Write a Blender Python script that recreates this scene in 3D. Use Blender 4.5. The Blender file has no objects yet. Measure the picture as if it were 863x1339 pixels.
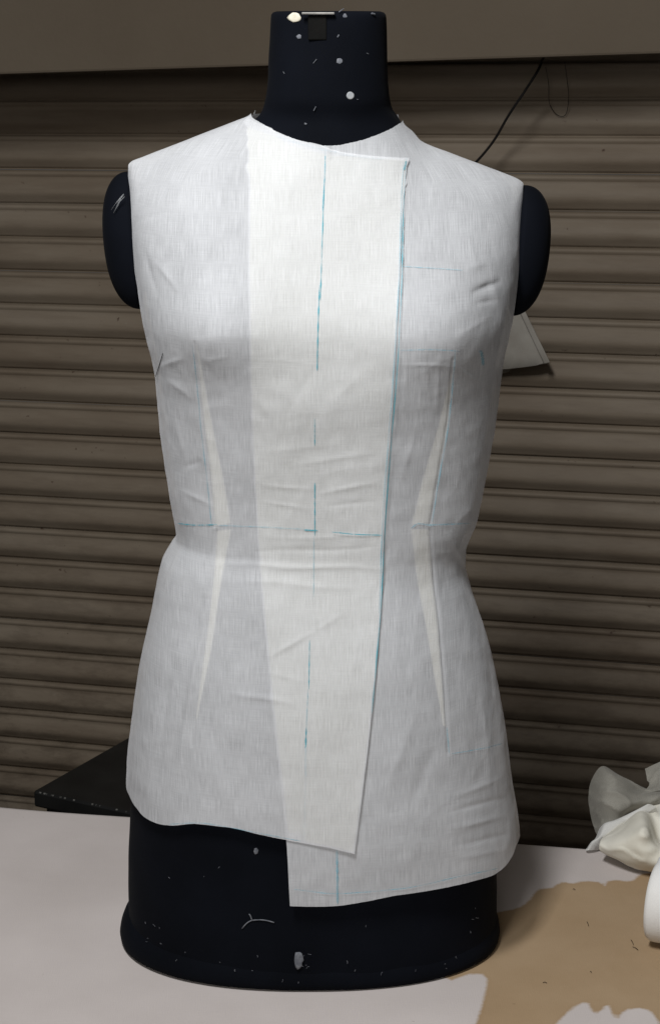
import bpy, bmesh, math, random
import numpy as np
from mathutils import Vector, Matrix, noise

random.seed(7)
rng = np.random.default_rng(7)
S = bpy.context.scene
COL = S.collection

# ------------------------------------------------------------------ camera, world, lamps, exposure
T = 0.75                      # table height
CAMZ, CAMD = T + 0.922, 1.85
PITCH = math.radians(14.1)
F = 2500.0                    # focal length in photo pixels (photo 863 x 1339)
cam_d = bpy.data.cameras.new('camera')
cam_d.sensor_fit = 'VERTICAL'; cam_d.sensor_height = 24.0
cam_d.lens = F / 1339 * 24.0
cam_d.clip_start = 0.05; cam_d.clip_end = 100
cam = bpy.data.objects.new('camera', cam_d); COL.objects.link(cam)
cam.location = (0, -CAMD, CAMZ); cam.rotation_euler = (math.pi/2 - PITCH, 0, 0)
S.camera = cam

w = bpy.data.worlds.new('World'); S.world = w; w.use_nodes = True
bg = w.node_tree.nodes['Background']
bg.inputs[0].default_value = (1.0, 0.97, 0.93, 1); bg.inputs[1].default_value = 0.045

def area(name, loc, target, power, sx, sy, col):
    d = bpy.data.lights.new(name, 'AREA'); d.shape = 'RECTANGLE'; d.size = sx; d.size_y = sy
    d.energy = power; d.color = col
    o = bpy.data.objects.new(name, d); COL.objects.link(o); o.location = loc
    o.rotation_euler = (Vector(target) - Vector(loc)).to_track_quat('-Z', 'Y').to_euler()
    return o
area('ceiling_lamp', (-0.30, -1.0, T + 1.74), (0, 0, T + 0.5), 29.5, 0.22, 0.45, (0.97, 0.985, 1.0))
area('front_fill', (-0.5, -3.0, T + 1.35), (0, 0, T + 0.4), 18, 1.0, 0.7, (1.0, 0.985, 0.96))  # added fill light from the front, not a real fitting in the room

S.view_settings.view_transform = 'Standard'; S.view_settings.look = 'None'
S.view_settings.exposure = 0.10; S.view_settings.gamma = 1
S.cycles.transparent_max_bounces = 24
S.cycles.max_bounces = 8

# ------------------------------------------------------------------ helpers
C0 = np.array([0, -CAMD, CAMZ])
def ray(px, py):
    u = (np.asarray(px, float) - 431.5) / F; v = (np.asarray(py, float) - 669.5) / F
    u, v = np.broadcast_arrays(u, v)
    return np.stack([u, math.cos(PITCH) - v*math.sin(PITCH), -math.sin(PITCH) - v*math.cos(PITCH)], -1)
def at(px, py, Y):
    d = ray(px, py); t = (np.asarray(Y) - C0[1]) / d[..., 1]
    return C0 + d * t[..., None]
def onz(px, py, z):
    d = ray(px, py); t = (z - C0[2]) / d[..., 2]
    return C0 + d * np.asarray(t)[..., None]
def proj(P):
    q = P - C0
    dep = q[..., 1]*math.cos(PITCH) - q[..., 2]*math.sin(PITCH)
    v = -(q[..., 1]*math.sin(PITCH) + q[..., 2]*math.cos(PITCH))
    return 431.5 + F*q[..., 0]/dep, 669.5 + F*v/dep

def pchip(xs, ys):
    xs = np.asarray(xs, float); ys = np.asarray(ys, float)
    o = np.argsort(xs); xs = xs[o]; ys = ys[o]
    h = np.diff(xs); dl = np.diff(ys)/h
    m = np.zeros_like(ys); m[0] = dl[0]; m[-1] = dl[-1]
    for i in range(1, len(xs)-1):
        if dl[i-1]*dl[i] > 0:
            w1 = 2*h[i]+h[i-1]; w2 = h[i]+2*h[i-1]
            m[i] = (w1+w2)/(w1/dl[i-1]+w2/dl[i])
    def f(x):
        x = np.clip(np.asarray(x, float), xs[0], xs[-1])
        i = np.clip(np.searchsorted(xs, x)-1, 0, len(h)-1)
        t = (x-xs[i])/h[i]
        return ((2*t**3-3*t**2+1)*ys[i] + (t**3-2*t**2+t)*h[i]*m[i]
                + (-2*t**3+3*t**2)*ys[i+1] + (t**3-t**2)*h[i]*m[i+1])
    return f

def link_mesh(name, verts, faces, mat, parent=None, smooth=True):
    me = bpy.data.meshes.new(name); me.from_pydata([tuple(v) for v in verts], [], [tuple(f) for f in faces])
    me.update()
    if smooth: me.polygons.foreach_set('use_smooth', [True]*len(me.polygons))
    if mat: me.materials.append(mat)
    o = bpy.data.objects.new(name, me); COL.objects.link(o)
    if parent: o.parent = parent
    return o
def from_bm(name, bm, mat, parent=None, smooth=False):
    bmesh.ops.recalc_face_normals(bm, faces=bm.faces[:])
    me = bpy.data.meshes.new(name); bm.to_mesh(me); bm.free()
    if smooth: me.polygons.foreach_set('use_smooth', [True]*len(me.polygons))
    if mat: me.materials.append(mat)
    o = bpy.data.objects.new(name, me); COL.objects.link(o)
    if parent: o.parent = parent
    return o
def bm_box(bm, c, s, bevel=0.0, rot=None, seg=2):
    b = bmesh.new(); bmesh.ops.create_cube(b, size=1)
    bmesh.ops.scale(b, vec=s, verts=b.verts)
    if bevel: bmesh.ops.bevel(b, geom=b.edges[:], offset=bevel, segments=seg, affect='EDGES', profile=.5)
    if rot: bmesh.ops.rotate(b, verts=b.verts, matrix=rot)
    bmesh.ops.translate(b, vec=c, verts=b.verts)
    m = bpy.data.meshes.new('tmp'); b.to_mesh(m); b.free(); bm.from_mesh(m); bpy.data.meshes.remove(m)
def tube(bm, pts, r, n=8):
    pts = [Vector(p) for p in pts]; rings = []
    for i, p in enumerate(pts):
        t = (pts[min(i+1, len(pts)-1)] - pts[max(i-1, 0)]).normalized()
        a = t.cross(Vector((0.31, 0.2, 0.93))).normalized(); b = t.cross(a)
        rr = r[i] if hasattr(r, '__len__') else r
        rings.append([bm.verts.new(p + rr*(a*math.cos(2*math.pi*k/n) + b*math.sin(2*math.pi*k/n))) for k in range(n)])
    for i in range(len(rings)-1):
        for k in range(n):
            bm.faces.new((rings[i][k], rings[i][(k+1) % n], rings[i+1][(k+1) % n], rings[i+1][k]))
    bm.faces.new(rings[0]); bm.faces.new(rings[-1])
def grid_faces(nr, nc, close=False):
    f = []
    for i in range(nr-1):
        for j in range(nc if close else nc-1):
            j2 = (j+1) % nc
            f.append((i*nc+j, i*nc+j2, (i+1)*nc+j2, (i+1)*nc+j))
    return f
def thing(name, label, cat, loc=(0, 0, 0), group=None):
    o = bpy.data.objects.new(name, None); COL.objects.link(o); o.location = loc
    o['label'] = label; o['category'] = cat
    if group: o['group'] = group
    return o
def tag(o, label, cat, group=None):
    o['label'] = label; o['category'] = cat
    if group: o['group'] = group
    return o
def structure(o):
    o['kind'] = 'structure'; return o
def cloth_noise(P):
    out = np.empty(len(P))
    for i, p in enumerate(P):
        a = noise.noise(Vector((p[0]*16+3.1, p[1]*16, p[2]*16)))
        r1 = 1-abs(noise.noise(Vector((p[0]*11+7+a*.5, p[1]*9, p[2]*15))))
        r2 = 1-abs(noise.noise(Vector((p[0]*26+1, p[1]*26, p[2]*13+a))))
        out[i] = a*.0014 + .00022*r1**9 + .00016*r2**8 + .0004*noise.noise(Vector((p[0]*70, p[1]*70, p[2]*70)))
    return out
def vnoise(P, sc, seed=0.0):
    return np.array([noise.noise(Vector((p[0]*sc+seed, p[1]*sc, p[2]*sc))) for p in P])

# ------------------------------------------------------------------ materials
class NT:
    def __init__(s, name):
        s.m = bpy.data.materials.new(name); s.m.use_nodes = True
        s.t = s.m.node_tree; s.t.nodes.clear()
        s.out = s.n('ShaderNodeOutputMaterial')
    def n(s, typ, **k):
        nd = s.t.nodes.new(typ)
        for a, v in k.items():
            setattr(nd, a, v)
        return nd
    def l(s, a, b): s.t.links.new(a, b)
    def coords(s, kind='Object', scale=(1, 1, 1)):
        if kind == 'World':
            g = s.n('ShaderNodeNewGeometry'); o = g.outputs['Position']
        elif kind == 'UV':
            g = s.n('ShaderNodeUVMap'); g.uv_map = 'UVMap'; o = g.outputs[0]
        else:
            g = s.n('ShaderNodeTexCoord'); o = g.outputs[kind]
        mp = s.n('ShaderNodeMapping'); mp.inputs['Scale'].default_value = scale
        s.l(o, mp.inputs['Vector']); return mp.outputs[0]
    def noise(s, co, scale, detail=3, rough=.55):
        nd = s.n('ShaderNodeTexNoise'); nd.inputs['Scale'].default_value = scale
        nd.inputs['Detail'].default_value = detail; nd.inputs['Roughness'].default_value = rough
        s.l(co, nd.inputs['Vector']); return nd.outputs['Fac']
    def ramp(s, fac, stops):
        r = s.n('ShaderNodeValToRGB'); e = r.color_ramp.elements
        while len(e) < len(stops): e.new(.5)
        for el, (p, c) in zip(e, stops):
            el.position = p; el.color = (*c, 1) if len(c) == 3 else c
        s.l(fac, r.inputs[0]); return r.outputs[0]
    def mix(s, fac, a, b, blend='MIX'):
        m = s.n('ShaderNodeMix'); m.data_type = 'RGBA'; m.blend_type = blend
        for sock, v in ((m.inputs[0], fac), (m.inputs[6], a), (m.inputs[7], b)):
            if isinstance(v, (int, float)): sock.default_value = v
            elif isinstance(v, tuple): sock.default_value = (*v, 1) if len(v) == 3 else v
            else: s.l(v, sock)
        return m.outputs[2]
    def math(s, op, a, b=None, clamp=False):
        m = s.n('ShaderNodeMath'); m.operation = op; m.use_clamp = clamp
        for sock, v in ((m.inputs[0], a), (m.inputs[1], b)):
            if v is None: continue
            if isinstance(v, (int, float)): sock.default_value = v
            else: s.l(v, sock)
        return m.outputs[0]
    def bump(s, h, strength, dist):
        b = s.n('ShaderNodeBump'); b.inputs['Strength'].default_value = strength
        b.inputs['Distance'].default_value = dist; s.l(h, b.inputs['Height']); return b.outputs[0]
    def pbr(s, col, rough=.6, normal=None, spec=.3, metal=0.0, alpha=None, sheen=0):
        p = s.n('ShaderNodeBsdfPrincipled')
        for k, v in (('Base Color', col), ('Roughness', rough), ('Normal', normal), ('Specular IOR Level', spec),
                     ('Metallic', metal), ('Alpha', alpha), ('Sheen Weight', sheen)):
            if v is None: continue
            if isinstance(v, (int, float)): p.inputs[k].default_value = v
            elif isinstance(v, tuple): p.inputs[k].default_value = (*v, 1)
            else: s.l(v, p.inputs[k])
        s.l(p.outputs[0], s.out.inputs[0]); return s.m

def mat_cloth(name, col, opac, var=.062, coord='UV'):
    m = NT(name)
    co = m.coords(coord)
    slub_v = m.noise(m.coords(coord, (1500, 45, 1500)), 1.0, 3, .65)
    slub_h = m.noise(m.coords(coord, (38, 1600, 38)), 1.0, 2, .6)
    blot = m.noise(co, 14, 3)
    h = m.math('ADD', m.math('MULTIPLY', slub_v, 1.75), m.math('MULTIPLY', slub_h, .55))
    f = m.math('SUBTRACT', m.math('MULTIPLY', h, 1.0), 1.15)            # about -.4 .. .4
    al = m.math('ADD', m.math('MULTIPLY', f, var*4.5), opac, clamp=True)
    al = m.math('ADD', al, m.math('MULTIPLY', m.math('SUBTRACT', blot, .5), var*4.0), clamp=True)
    nrm = m.bump(h, .45, .0007)
    c = m.mix(m.math('ADD', m.math('MULTIPLY', f, 1.0), .5, clamp=True), tuple(x*.93 for x in col), col)
    dif = m.n('ShaderNodeBsdfDiffuse'); m.l(c, dif.inputs[0]); m.l(nrm, dif.inputs['Normal'])
    trl = m.n('ShaderNodeBsdfTranslucent'); trl.inputs[0].default_value = (*[x*.95 for x in col], 1)
    mx = m.n('ShaderNodeMixShader'); mx.inputs[0].default_value = .16
    m.l(dif.outputs[0], mx.inputs[1]); m.l(trl.outputs[0], mx.inputs[2])
    tr = m.n('ShaderNodeBsdfTransparent')
    sh = m.n('ShaderNodeBsdfSheen'); sh.inputs['Color'].default_value = (.16, .16, .165, 1); sh.inputs['Roughness'].default_value = .35
    ad = m.n('ShaderNodeAddShader'); m.l(mx.outputs[0], ad.inputs[0]); m.l(sh.outputs[0], ad.inputs[1]); mx = ad
    mx2 = m.n('ShaderNodeMixShader'); m.l(al, mx2.inputs[0])
    m.l(tr.outputs[0], mx2.inputs[1]); m.l(mx.outputs[0], mx2.inputs[2])
    m.l(mx2.outputs[0], m.out.inputs[0]); return m.m
M_MUSLIN = mat_cloth('muslin', (.79, .795, .81), .67)
M_FACING = mat_cloth('cream_facing_muslin', (.885, .86, .70), .54)
M_DART = mat_cloth('muslin_dart_fold', (.88, .84, .68), .74)

def mat_form():
    m = NT('navy_jersey'); co = m.coords('Object')
    n1 = m.noise(co, 9, 4); n2 = m.noise(co, 900, 2)
    c = m.ramp(n1, [(.3, (.0022, .0027, .0042)), (.7, (.0040, .0049, .0078))])
    return m.pbr(c, .85, m.bump(n2, .25, .0006), .05, sheen=.006)
M_FORM = mat_form()
def mat_simple(name, a, b, sc, rough, bump=.1, dist=.001, spec=.3, metal=0.0, fine=300):
    m = NT(name); co = m.coords('Object')
    c = m.ramp(m.noise(co, sc, 4), [(.32, a), (.68, b)])
    return m.pbr(c, rough, m.bump(m.noise(co, fine, 3), bump, dist), spec, metal)
M_RIM = mat_simple('black_rim_rubber', (.006, .007, .009), (.012, .013, .016), 20, .6)
M_METAL = mat_simple('dull_steel', (.13, .125, .115), (.24, .23, .21), 60, .5, metal=.3)
M_DARKMETAL = mat_simple('dark_bracket', (.004, .004, .0038), (.0065, .006, .0052), 60, .7, .1, .001, .05)
M_LINT = mat_simple('white_lint', (.25, .26, .27), (.40, .40, .40), 90, .9)
M_CREAM = mat_simple('cream_dab', (.50, .46, .36), (.68, .64, .52), 200, .8)
M_GREYDAB = mat_simple('grey_dab', (.08, .085, .10), (.17, .175, .19), 200, .8)
M_STOOL = mat_simple('black_stool_paint', (.004, .004, .004), (.009, .009, .0085), 14, .5, .15, .0008)
M_CHIP = mat_simple('paint_chip', (.05, .048, .044), (.12, .115, .105), 100, .8)
M_CABLE = mat_simple('black_cable', (.006, .005, .005), (.012, .011, .01), 30, .6)
M_WOOD = mat_simple('table_wood', (.16, .09, .045), (.24, .15, .08), 9, .6)
M_PAPER = mat_simple('white_rolled_cloth', (.66, .645, .62), (.74, .725, .70), 16, .95, .3, .0008, .1, fine=800)
M_HANG = mat_simple('dimmed_white_cloth', (.27, .245, .21), (.35, .325, .285), 18, .9, .2, .001, .1)  # white cloth; the dimness behind the form is put into this base colour
M_HEAP = mat_simple('cream_muslin', (.62, .59, .50), (.74, .71, .63), 10, .95, .25, .0008, .1, fine=700)
M_SHEER = mat_cloth('sheer_organza', (.46, .44, .385), .66, .05, 'Object')
M_SHEERW = mat_cloth('thin_white_cloth', (.74, .73, .70), .86, .05, 'Object')

def mat_shutter():
    m = NT('brown_shutter_paint')
    big = m.noise(m.coords('World', (1.2, 1.2, 5)), 2.2, 5, .6)
    streak = m.noise(m.coords('World', (3, 3, 30)), 2.5, 4, .65)
    spots = m.noise(m.coords('World'), 55, 3, .6)
    c = m.ramp(big, [(.30, (.158, .120, .085)), (.55, (.208, .167, .123)), (.75, (.236, .194, .148))])
    c = m.mix(m.math('MULTIPLY', m.ramp(streak, [(.45, (0, 0, 0)), (.75, (1, 1, 1))]), .35), c, (.115, .085, .06))
    c = m.mix(m.ramp(spots, [(.70, (0, 0, 0)), (.78, (1, 1, 1))]), c, (.07, .042, .028))
    sp = m.n('ShaderNodeSeparateXYZ'); g = m.n('ShaderNodeNewGeometry'); m.l(g.outputs['Position'], sp.inputs[0])
    low = m.math('MULTIPLY', m.math('SUBTRACT', 1.05, sp.outputs[2], True), 1.3, True)
    gr = m.ramp(m.noise(m.coords('World', (5, 5, 14)), 3.0, 6, .7), [(.46, (0, 0, 0)), (.62, (1, 1, 1))])
    c = m.mix(m.math('MULTIPLY', m.math('MULTIPLY', gr, low), .42), c, (.060, .042, .028))
    scr = m.ramp(m.noise(m.coords('World', (40, 40, 160)), 3.0, 2, .5), [(.74, (0, 0, 0)), (.77, (1, 1, 1))])
    c = m.mix(m.math('MULTIPLY', scr, .35), c, (.26, .235, .20))
    return m.pbr(c, .62, m.bump(m.noise(m.coords('World'), 140, 4), .15, .001), .2)
M_SHUTTER = mat_shutter()
def mat_wall():
    m = NT('plaster_wall')
    c = m.ramp(m.noise(m.coords('World'), 2.5, 5, .6), [(.3, (.100, .078, .055)), (.7, (.124, .099, .072))])
    s = m.ramp(m.noise(m.coords('World'), 60, 3), [(.70, (0, 0, 0)), (.76, (1, 1, 1))])
    c = m.mix(m.math('MULTIPLY', s, .25), c, (.12, .10, .08))
    return m.pbr(c, .85, m.bump(m.noise(m.coords('World'), 90, 5), .25, .002), .2)
M_WALL = mat_wall()
M_FLOOR = mat_simple('concrete_floor', (.10, .09, .08), (.18, .165, .15), 4, .8, .3, .002)

def mat_cover():
    m = NT('stained_table_cloth')
    a = m.n('ShaderNodeAttribute'); a.attribute_name = 'stain'
    wob = m.noise(m.coords('World'), 220, 3)
    sd = m.math('ADD', a.outputs['Fac'], m.math('MULTIPLY', m.math('SUBTRACT', wob, .5), .0035))
    msk = m.ramp(m.math('ADD', m.math('MULTIPLY', sd, 75.0), .5, clamp=True), [(.35, (0, 0, 0)), (.65, (1, 1, 1))])
    blot = m.noise(m.coords('World'), 6, 4)
    thr = m.noise(m.coords('World', (60, 900, 60)), 1, 3); thr2 = m.noise(m.coords('World', (900, 60, 60)), 1, 3)
    white = m.ramp(blot, [(.3, (.435, .390, .368)), (.7, (.495, .447, .425))])
    tb = m.noise(m.coords('World'), 3.2, 6, .65)
    tan = m.ramp(tb, [(.3, (.262, .180, .105)), (.5, (.305, .213, .126)), (.72, (.345, .248, .154))])
    tide = m.ramp(m.math('ADD', m.math('MULTIPLY', sd, 90.0), .5, clamp=True), [(.5, (1, 1, 1)), (.62, (.96, .945, .92)), (.95, (1, 1, 1))])
    tan = m.mix(1.0, tan, tide, 'MULTIPLY')
    c = m.mix(msk, white, tan)
    h = m.math('ADD', thr, thr2)
    c = m.mix(.55, c, m.ramp(h, [(.35, (.42, .42, .42)), (.65, (.58, .58, .58))]), 'OVERLAY')
    sp = m.ramp(m.noise(m.coords('World'), 120, 2), [(.755, (0, 0, 0)), (.79, (1, 1, 1))])
    c = m.mix(m.math('MULTIPLY', sp, .35), c, (.12, .08, .05))
    return m.pbr(c, .9, m.bump(h, .25, .0008), .12)
M_COVER = mat_cover()
def mat_ink():
    m = NT('teal_marker_ink')
    n = m.noise(m.coords('Object', (200, 200, 60)), 1, 3)
    al = m.ramp(n, [(.30, (.22,)*3), (.62, (.86,)*3)])
    return m.pbr((.07, .36, .44), .9, None, .1, alpha=al)
M_INK = mat_ink()
def mat_ink2():
    m = NT('pale_blue_marker_ink')
    n = m.noise(m.coords('Object', (200, 200, 60)), 1, 3)
    al = m.ramp(n, [(.30, (.22,)*3), (.30, (.22,)*3), (.62, (.50,)*3)])
    return m.pbr((.16, .44, .55), .9, None, .1, alpha=al)
M_INKP = mat_ink2()

# ------------------------------------------------------------------ the setting
YAW = math.radians(-15.0)                   # shutter and wall recede to the left
SH = Matrix.Translation((0, 1.45, 0)) @ Matrix.Rotation(YAW, 4, 'Z') @ Matrix.Rotation(-0.010, 4, 'Y')
fl = link_mesh('floor', [(-6, -5, 0), (6, -5, 0), (6, 5, 0), (-6, 5, 0)], [(0, 1, 2, 3)], M_FLOOR, None, False); structure(fl)

shutter = thing('roller_shutter', 'closed brown metal roller shutter of horizontal slats behind the dress form', 'shutter')
shutter.matrix_world = SH
PIT = 0.060
prof = [(0, -.0022), (.03, .0048), (.07, .0068), (.12, .0066), (.17, .0045), (.20, .0032), (.30, .0066), (.42, .0100),
        (.54, .0123), (.62, .0128), (.69, .0118), (.76, .0092), (.84, .0058), (.90, .0034), (.94, .0020), (.955, -.0022), (1.002, -.0024)]
LEN = 3.0
pv, NX = [], 2
for x in (-LEN/2, LEN/2):
    for v, d in prof: pv.append((x, -d, -v*PIT))
sme = bpy.data.meshes.new('slat')
sme.from_pydata(pv, [], [(i, i+1, len(prof)+i+1, len(prof)+i) for i in range(len(prof)-1)]); sme.update()
sme.polygons.foreach_set('use_smooth', [True]*len(sme.polygons)); sme.materials.append(M_SHUTTER)
ztop = 1.74; k = 0
while ztop - k*PIT > 0.10:
    o = bpy.data.objects.new('slat', sme); COL.objects.link(o); o.parent = shutter
    o.location = (0, random.uniform(-.001, .001), ztop - k*PIT + random.uniform(-.0008, .0008))
    o.rotation_euler = (random.uniform(-.02, .02), random.uniform(-.0008, .0008), 0)
    k += 1
zb = ztop - k*PIT
bm = bmesh.new(); bm_box(bm, (0, 0, zb/2 + .004), (LEN, .03, zb - .012), .004); from_bm('bottom_rail', bm, M_SHUTTER, shutter)
for s in (-1, 1):
    bm = bmesh.new(); bm_box(bm, (s*(LEN/2 + .012), -.01, .9), (.06, .07, 1.8), .004); from_bm('guide_rail', bm, M_SHUTTER, shutter)

# wall: lintel beam over the shutter and the piers at both sides
LZ = 1.622
LM = Matrix.Translation((0, 1.45, 0)) @ Matrix.Rotation(math.radians(-11), 4, 'Z')
bm = bmesh.new()
rot = Matrix.Rotation(-0.033, 3, 'Y')
bm_box(bm, rot @ Vector((0, -.16, .8)) + Vector((0, 0, LZ)), (4.6, .26, 1.6), .004, rot)
bm.transform(LM)
lint = from_bm('wall', bm, M_WALL); structure(lint)
bm = bmesh.new()
for s in (-1, 1): bm_box(bm, (s*(LEN/2 + .48), .05, .8), (.86, .20, 1.6), .004)
bm.transform(Matrix.Translation((0, 1.45, 0)) @ Matrix.Rotation(YAW, 4, 'Z'))
structure(from_bm('wall_pier', bm, M_WALL))

def on_shutter(px, py, d=0.0):                 # a point d metres in front of the shutter
    n = Vector((math.sin(-YAW)*-1, -math.cos(YAW), 0)); n = Vector((math.sin(YAW), -math.cos(YAW), 0))
    p0 = Vector((0, 1.45, 0)) + n*d
    r = Vector(ray(px, py)); c = Vector(C0)
    return c + r*((p0 - c).dot(n)/r.dot(n))

# cable hanging from the lintel across the shutter, and a thin loose cord
def bez(pts, n=8):
    pts = [Vector(p) for p in pts]; out = []
    for i in range(len(pts)-1):
        p0, p1, p2, p3 = pts[max(i-1, 0)], pts[i], pts[i+1], pts[min(i+2, len(pts)-1)]
        for j in range(n):
            t = j/n
            out.append(.5*((2*p1) + (p2-p0)*t + (2*p0-5*p1+4*p2-p3)*t*t + (3*p1-p0-3*p2+p3)*t**3))
    out.append(pts[-1]); return out
bm = bmesh.new()
tube(bm, bez([on_shutter(*p) for p in ((712, 70, .05), (703, 92, .16), (684, 122, .15), (664, 152, .13), (648, 180, .11), (633, 200, .10), (610, 226, .09), (585, 262, .08), (575, 330, .06), (572, 420, .05))]), .0021, 7)
tag(from_bm('hanging_cable', bm, M_CABLE, None, True), 'black cable slanting down the shutter behind the right shoulder', 'cable')
bm = bmesh.new()
tube(bm, bez([on_shutter(*p) for p in ((713, 88, .10), (717, 110, .05), (718, 135, .03), (728, 150, .02), (739, 150, .02), (743, 128, .03), (741, 104, .05), (738, 82, .10))]), .0005, 6)
tag(from_bm('loose_wire', bm, M_CABLE, None, True), 'thin dark wire looped under the wall edge at top right', 'wire')

# ------------------------------------------------------------------ table and its stained cover
TY = math.radians(-9.5)
pa, pb = onz(0, 1056, T), onz(863, 1118, T)
TD = (pb - pa)[:2]; TY = math.atan2(TD[1], TD[0])
mid = (pa + pb)/2
TM = Matrix.Translation((mid[0], mid[1], 0)) @ Matrix.Rotation(TY, 4, 'Z')    # origin on the back edge, -y towards camera
TW, TDP = 1.7, 0.95
table = thing('work_table', 'wooden work table under the stained white cover carrying the dress form', 'table'); table.matrix_world = TM
bm = bmesh.new(); bm_box(bm, (0, -TDP/2, T - .018), (TW - .02, TDP - .02, .028), .003); from_bm('tabletop', bm, M_WOOD, table)
bm = bmesh.new()
for (c, s) in (((0, -.06, T - .08), (TW-.16, .022, .09)), ((0, -TDP+.06, T - .08), (TW-.16, .022, .09)),
               ((-TW/2+.07, -TDP/2, T - .08), (.022, TDP-.16, .09)), ((TW/2-.07, -TDP/2, T - .08), (.022, TDP-.16, .09))):
    bm_box(bm, c, s, .002)
from_bm('apron', bm, M_WOOD, table)
for sx in (-1, 1):
    for sy in (-.065, -TDP+.065):
        bm = bmesh.new(); bm_box(bm, (sx*(TW/2-.07), sy, (T-.035)/2), (.055, .055, T-.035), .003)
        from_bm('leg', bm, M_WOOD, table)

tan_px = [(640, 1196), (660, 1192), (672, 1190), (684, 1185), (693, 1177), (699, 1168), (706, 1163), (722, 1162), (728, 1157), (735, 1154),
          (750, 1156), (760, 1153), (772, 1153), (783, 1154), (790, 1159), (793, 1153), (805, 1151), (820, 1153), (829, 1151), (833, 1146), (838, 1143),
          (870, 1140), (1000, 1130), (1060, 1180), (1060, 1400), (880, 1420), (866, 1360), (861, 1338), (853, 1326), (846, 1321), (835, 1319), (820, 1321),
          (813, 1325), (808, 1332), (803, 1331), (799, 1325), (796, 1316), (791, 1316), (786, 1322), (780, 1326), (775, 1325), (771, 1319),
          (769, 1313), (762, 1312), (750, 1318), (738, 1329), (722, 1345), (690, 1380), (640, 1420), (600, 1400), (618, 1352), (628, 1322), (635, 1296),
          (637, 1282), (631, 1275), (612, 1275), (590, 1283), (560, 1270), (580, 1225)]
poly = onz(*np.array(tan_px, float).T, T)[:, :2]
def signed_dist(P, poly):
    d = np.full(len(P), 1e9); inside = np.zeros(len(P), bool)
    for i in range(len(poly)):
        a, b = poly[i], poly[(i+1) % len(poly)]
        ab = b-a; t = np.clip(((P-a)@ab)/(ab@ab), 0, 1)
        d = np.minimum(d, np.linalg.norm(P-(a+t[:, None]*ab), axis=1))
        c = ((a[1] > P[:, 1]) != (b[1] > P[:, 1]))
        with np.errstate(divide='ignore', invalid='ignore'):
            xi = (b[0]-a[0])*(P[:, 1]-a[1])/(b[1]-a[1]) + a[0]
        inside ^= c & (P[:, 0] < xi)
    return np.where(inside, d, -d)
xs = np.concatenate([[-TW/2 - .006]*1, np.linspace(-TW/2, TW/2, 430), [TW/2 + .006]])
ys = np.concatenate([np.linspace(-TDP, 0, 240)])
vs, sdl = [], []
rows = [(-TDP-.008, -.16), (-TDP-.006, -.01)] + [(y, 0) for y in ys] + [(.005, -.004), (.008, -.015), (.010, -.06), (.014, -.13)]
X, R = np.meshgrid(xs, np.arange(len(rows)))
Yl = np.array([r[0] for r in rows])[R]; Zl = np.array([r[1] for r in rows])[R]
Pw = np.stack([X.ravel(), Yl.ravel(), Zl.ravel() + T], -1)
und = .0012*np.sin(X.ravel()*7+1)*np.sin(Yl.ravel()*9) + .0014*np.sin(X.ravel()*11 + Yl.ravel()*4)
Pw[:, 2] += np.where(Zl.ravel() == 0, und*.5 + .0005, 0)
Pw[:, 1] += np.where(Yl.ravel() > -.02, .0022*np.sin(X.ravel()*8 + .8) + .0012*np.sin(X.ravel()*23), 0)
edge = np.zeros_like(X, bool); edge[:, 0] = edge[:, -1] = True
Pw[:, 2] -= np.where(edge.ravel(), .10, 0)
M3 = np.array(TM)
Pg = Pw @ M3[:3, :3].T + M3[:3, 3]
cover = link_mesh('table_cover', Pg, grid_faces(len(rows), len(xs)), M_COVER)
at_ = cover.data.attributes.new('stain', 'FLOAT', 'POINT'); at_.data.foreach_set('value', signed_dist(Pg[:, :2], poly).astype(np.float32))
tag(cover, 'white cloth cover with a large tan stain spread over the table', 'table cover')

# ------------------------------------------------------------------ black stool behind the table
ZS = T - .02
A = onz(44, 1034, ZS); B = onz(170, 1062, ZS); D = onz(170, 955, ZS)
dx = Vector(B - A).normalized()
dy = Vector(D - A); dy = (dy - dx*dy.dot(dx)).normalized()
SS = .36
stool = thing('black_stool', 'black painted square stool with chipped edge standing behind the table', 'stool')
stool.matrix_world = Matrix(((dx[0], dy[0], 0, A[0]), (dx[1], dy[1], 0, A[1]), (0, 0, 1, 0), (0, 0, 0, 1)))
bm = bmesh.new(); bm_box(bm, (SS/2, SS/2, ZS - .011), (SS, SS, .022), .003); from_bm('seat', bm, M_STOOL, stool)
bm = bmesh.new()
for c, s in (((SS/2, .03, ZS-.05), (SS-.08, .018, .05)), ((SS/2, SS-.03, ZS-.05), (SS-.08, .018, .05)),
             ((.03, SS/2, ZS-.05), (.018, SS-.08, .05)), ((SS-.03, SS/2, ZS-.05), (.018, SS-.08, .05))): bm_box(bm, c, s, .002)
from_bm('apron', bm, M_STOOL, stool)
for y in (.027, SS-.027):
    bm = bmesh.new(); bm_box(bm, (SS/2, y, .25), (SS-.08, .02, .03), .002); from_bm('stretcher', bm, M_STOOL, stool)
for x in (.026, SS-.026):
    for y in (.026, SS-.026):
        bm = bmesh.new(); bm_box(bm, (x, y, (ZS-.023)/2), (.03, .03, ZS-.023), .002); from_bm('leg', bm, M_STOOL, stool)
bm = bmesh.new()
for i in range(26):
    x = random.choice([random.uniform(.004, .03), random.uniform(0, SS), random.uniform(.04, .14)])
    l = random.choice([.0006, .0008, .0012, .003])
    bm_box(bm, (x, .0012, ZS - .0012), (l, .0022, .0022), .0006, None, 1)
ch = from_bm('paint_chips', bm, M_CHIP, stool); ch['kind'] = 'stuff'

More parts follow.
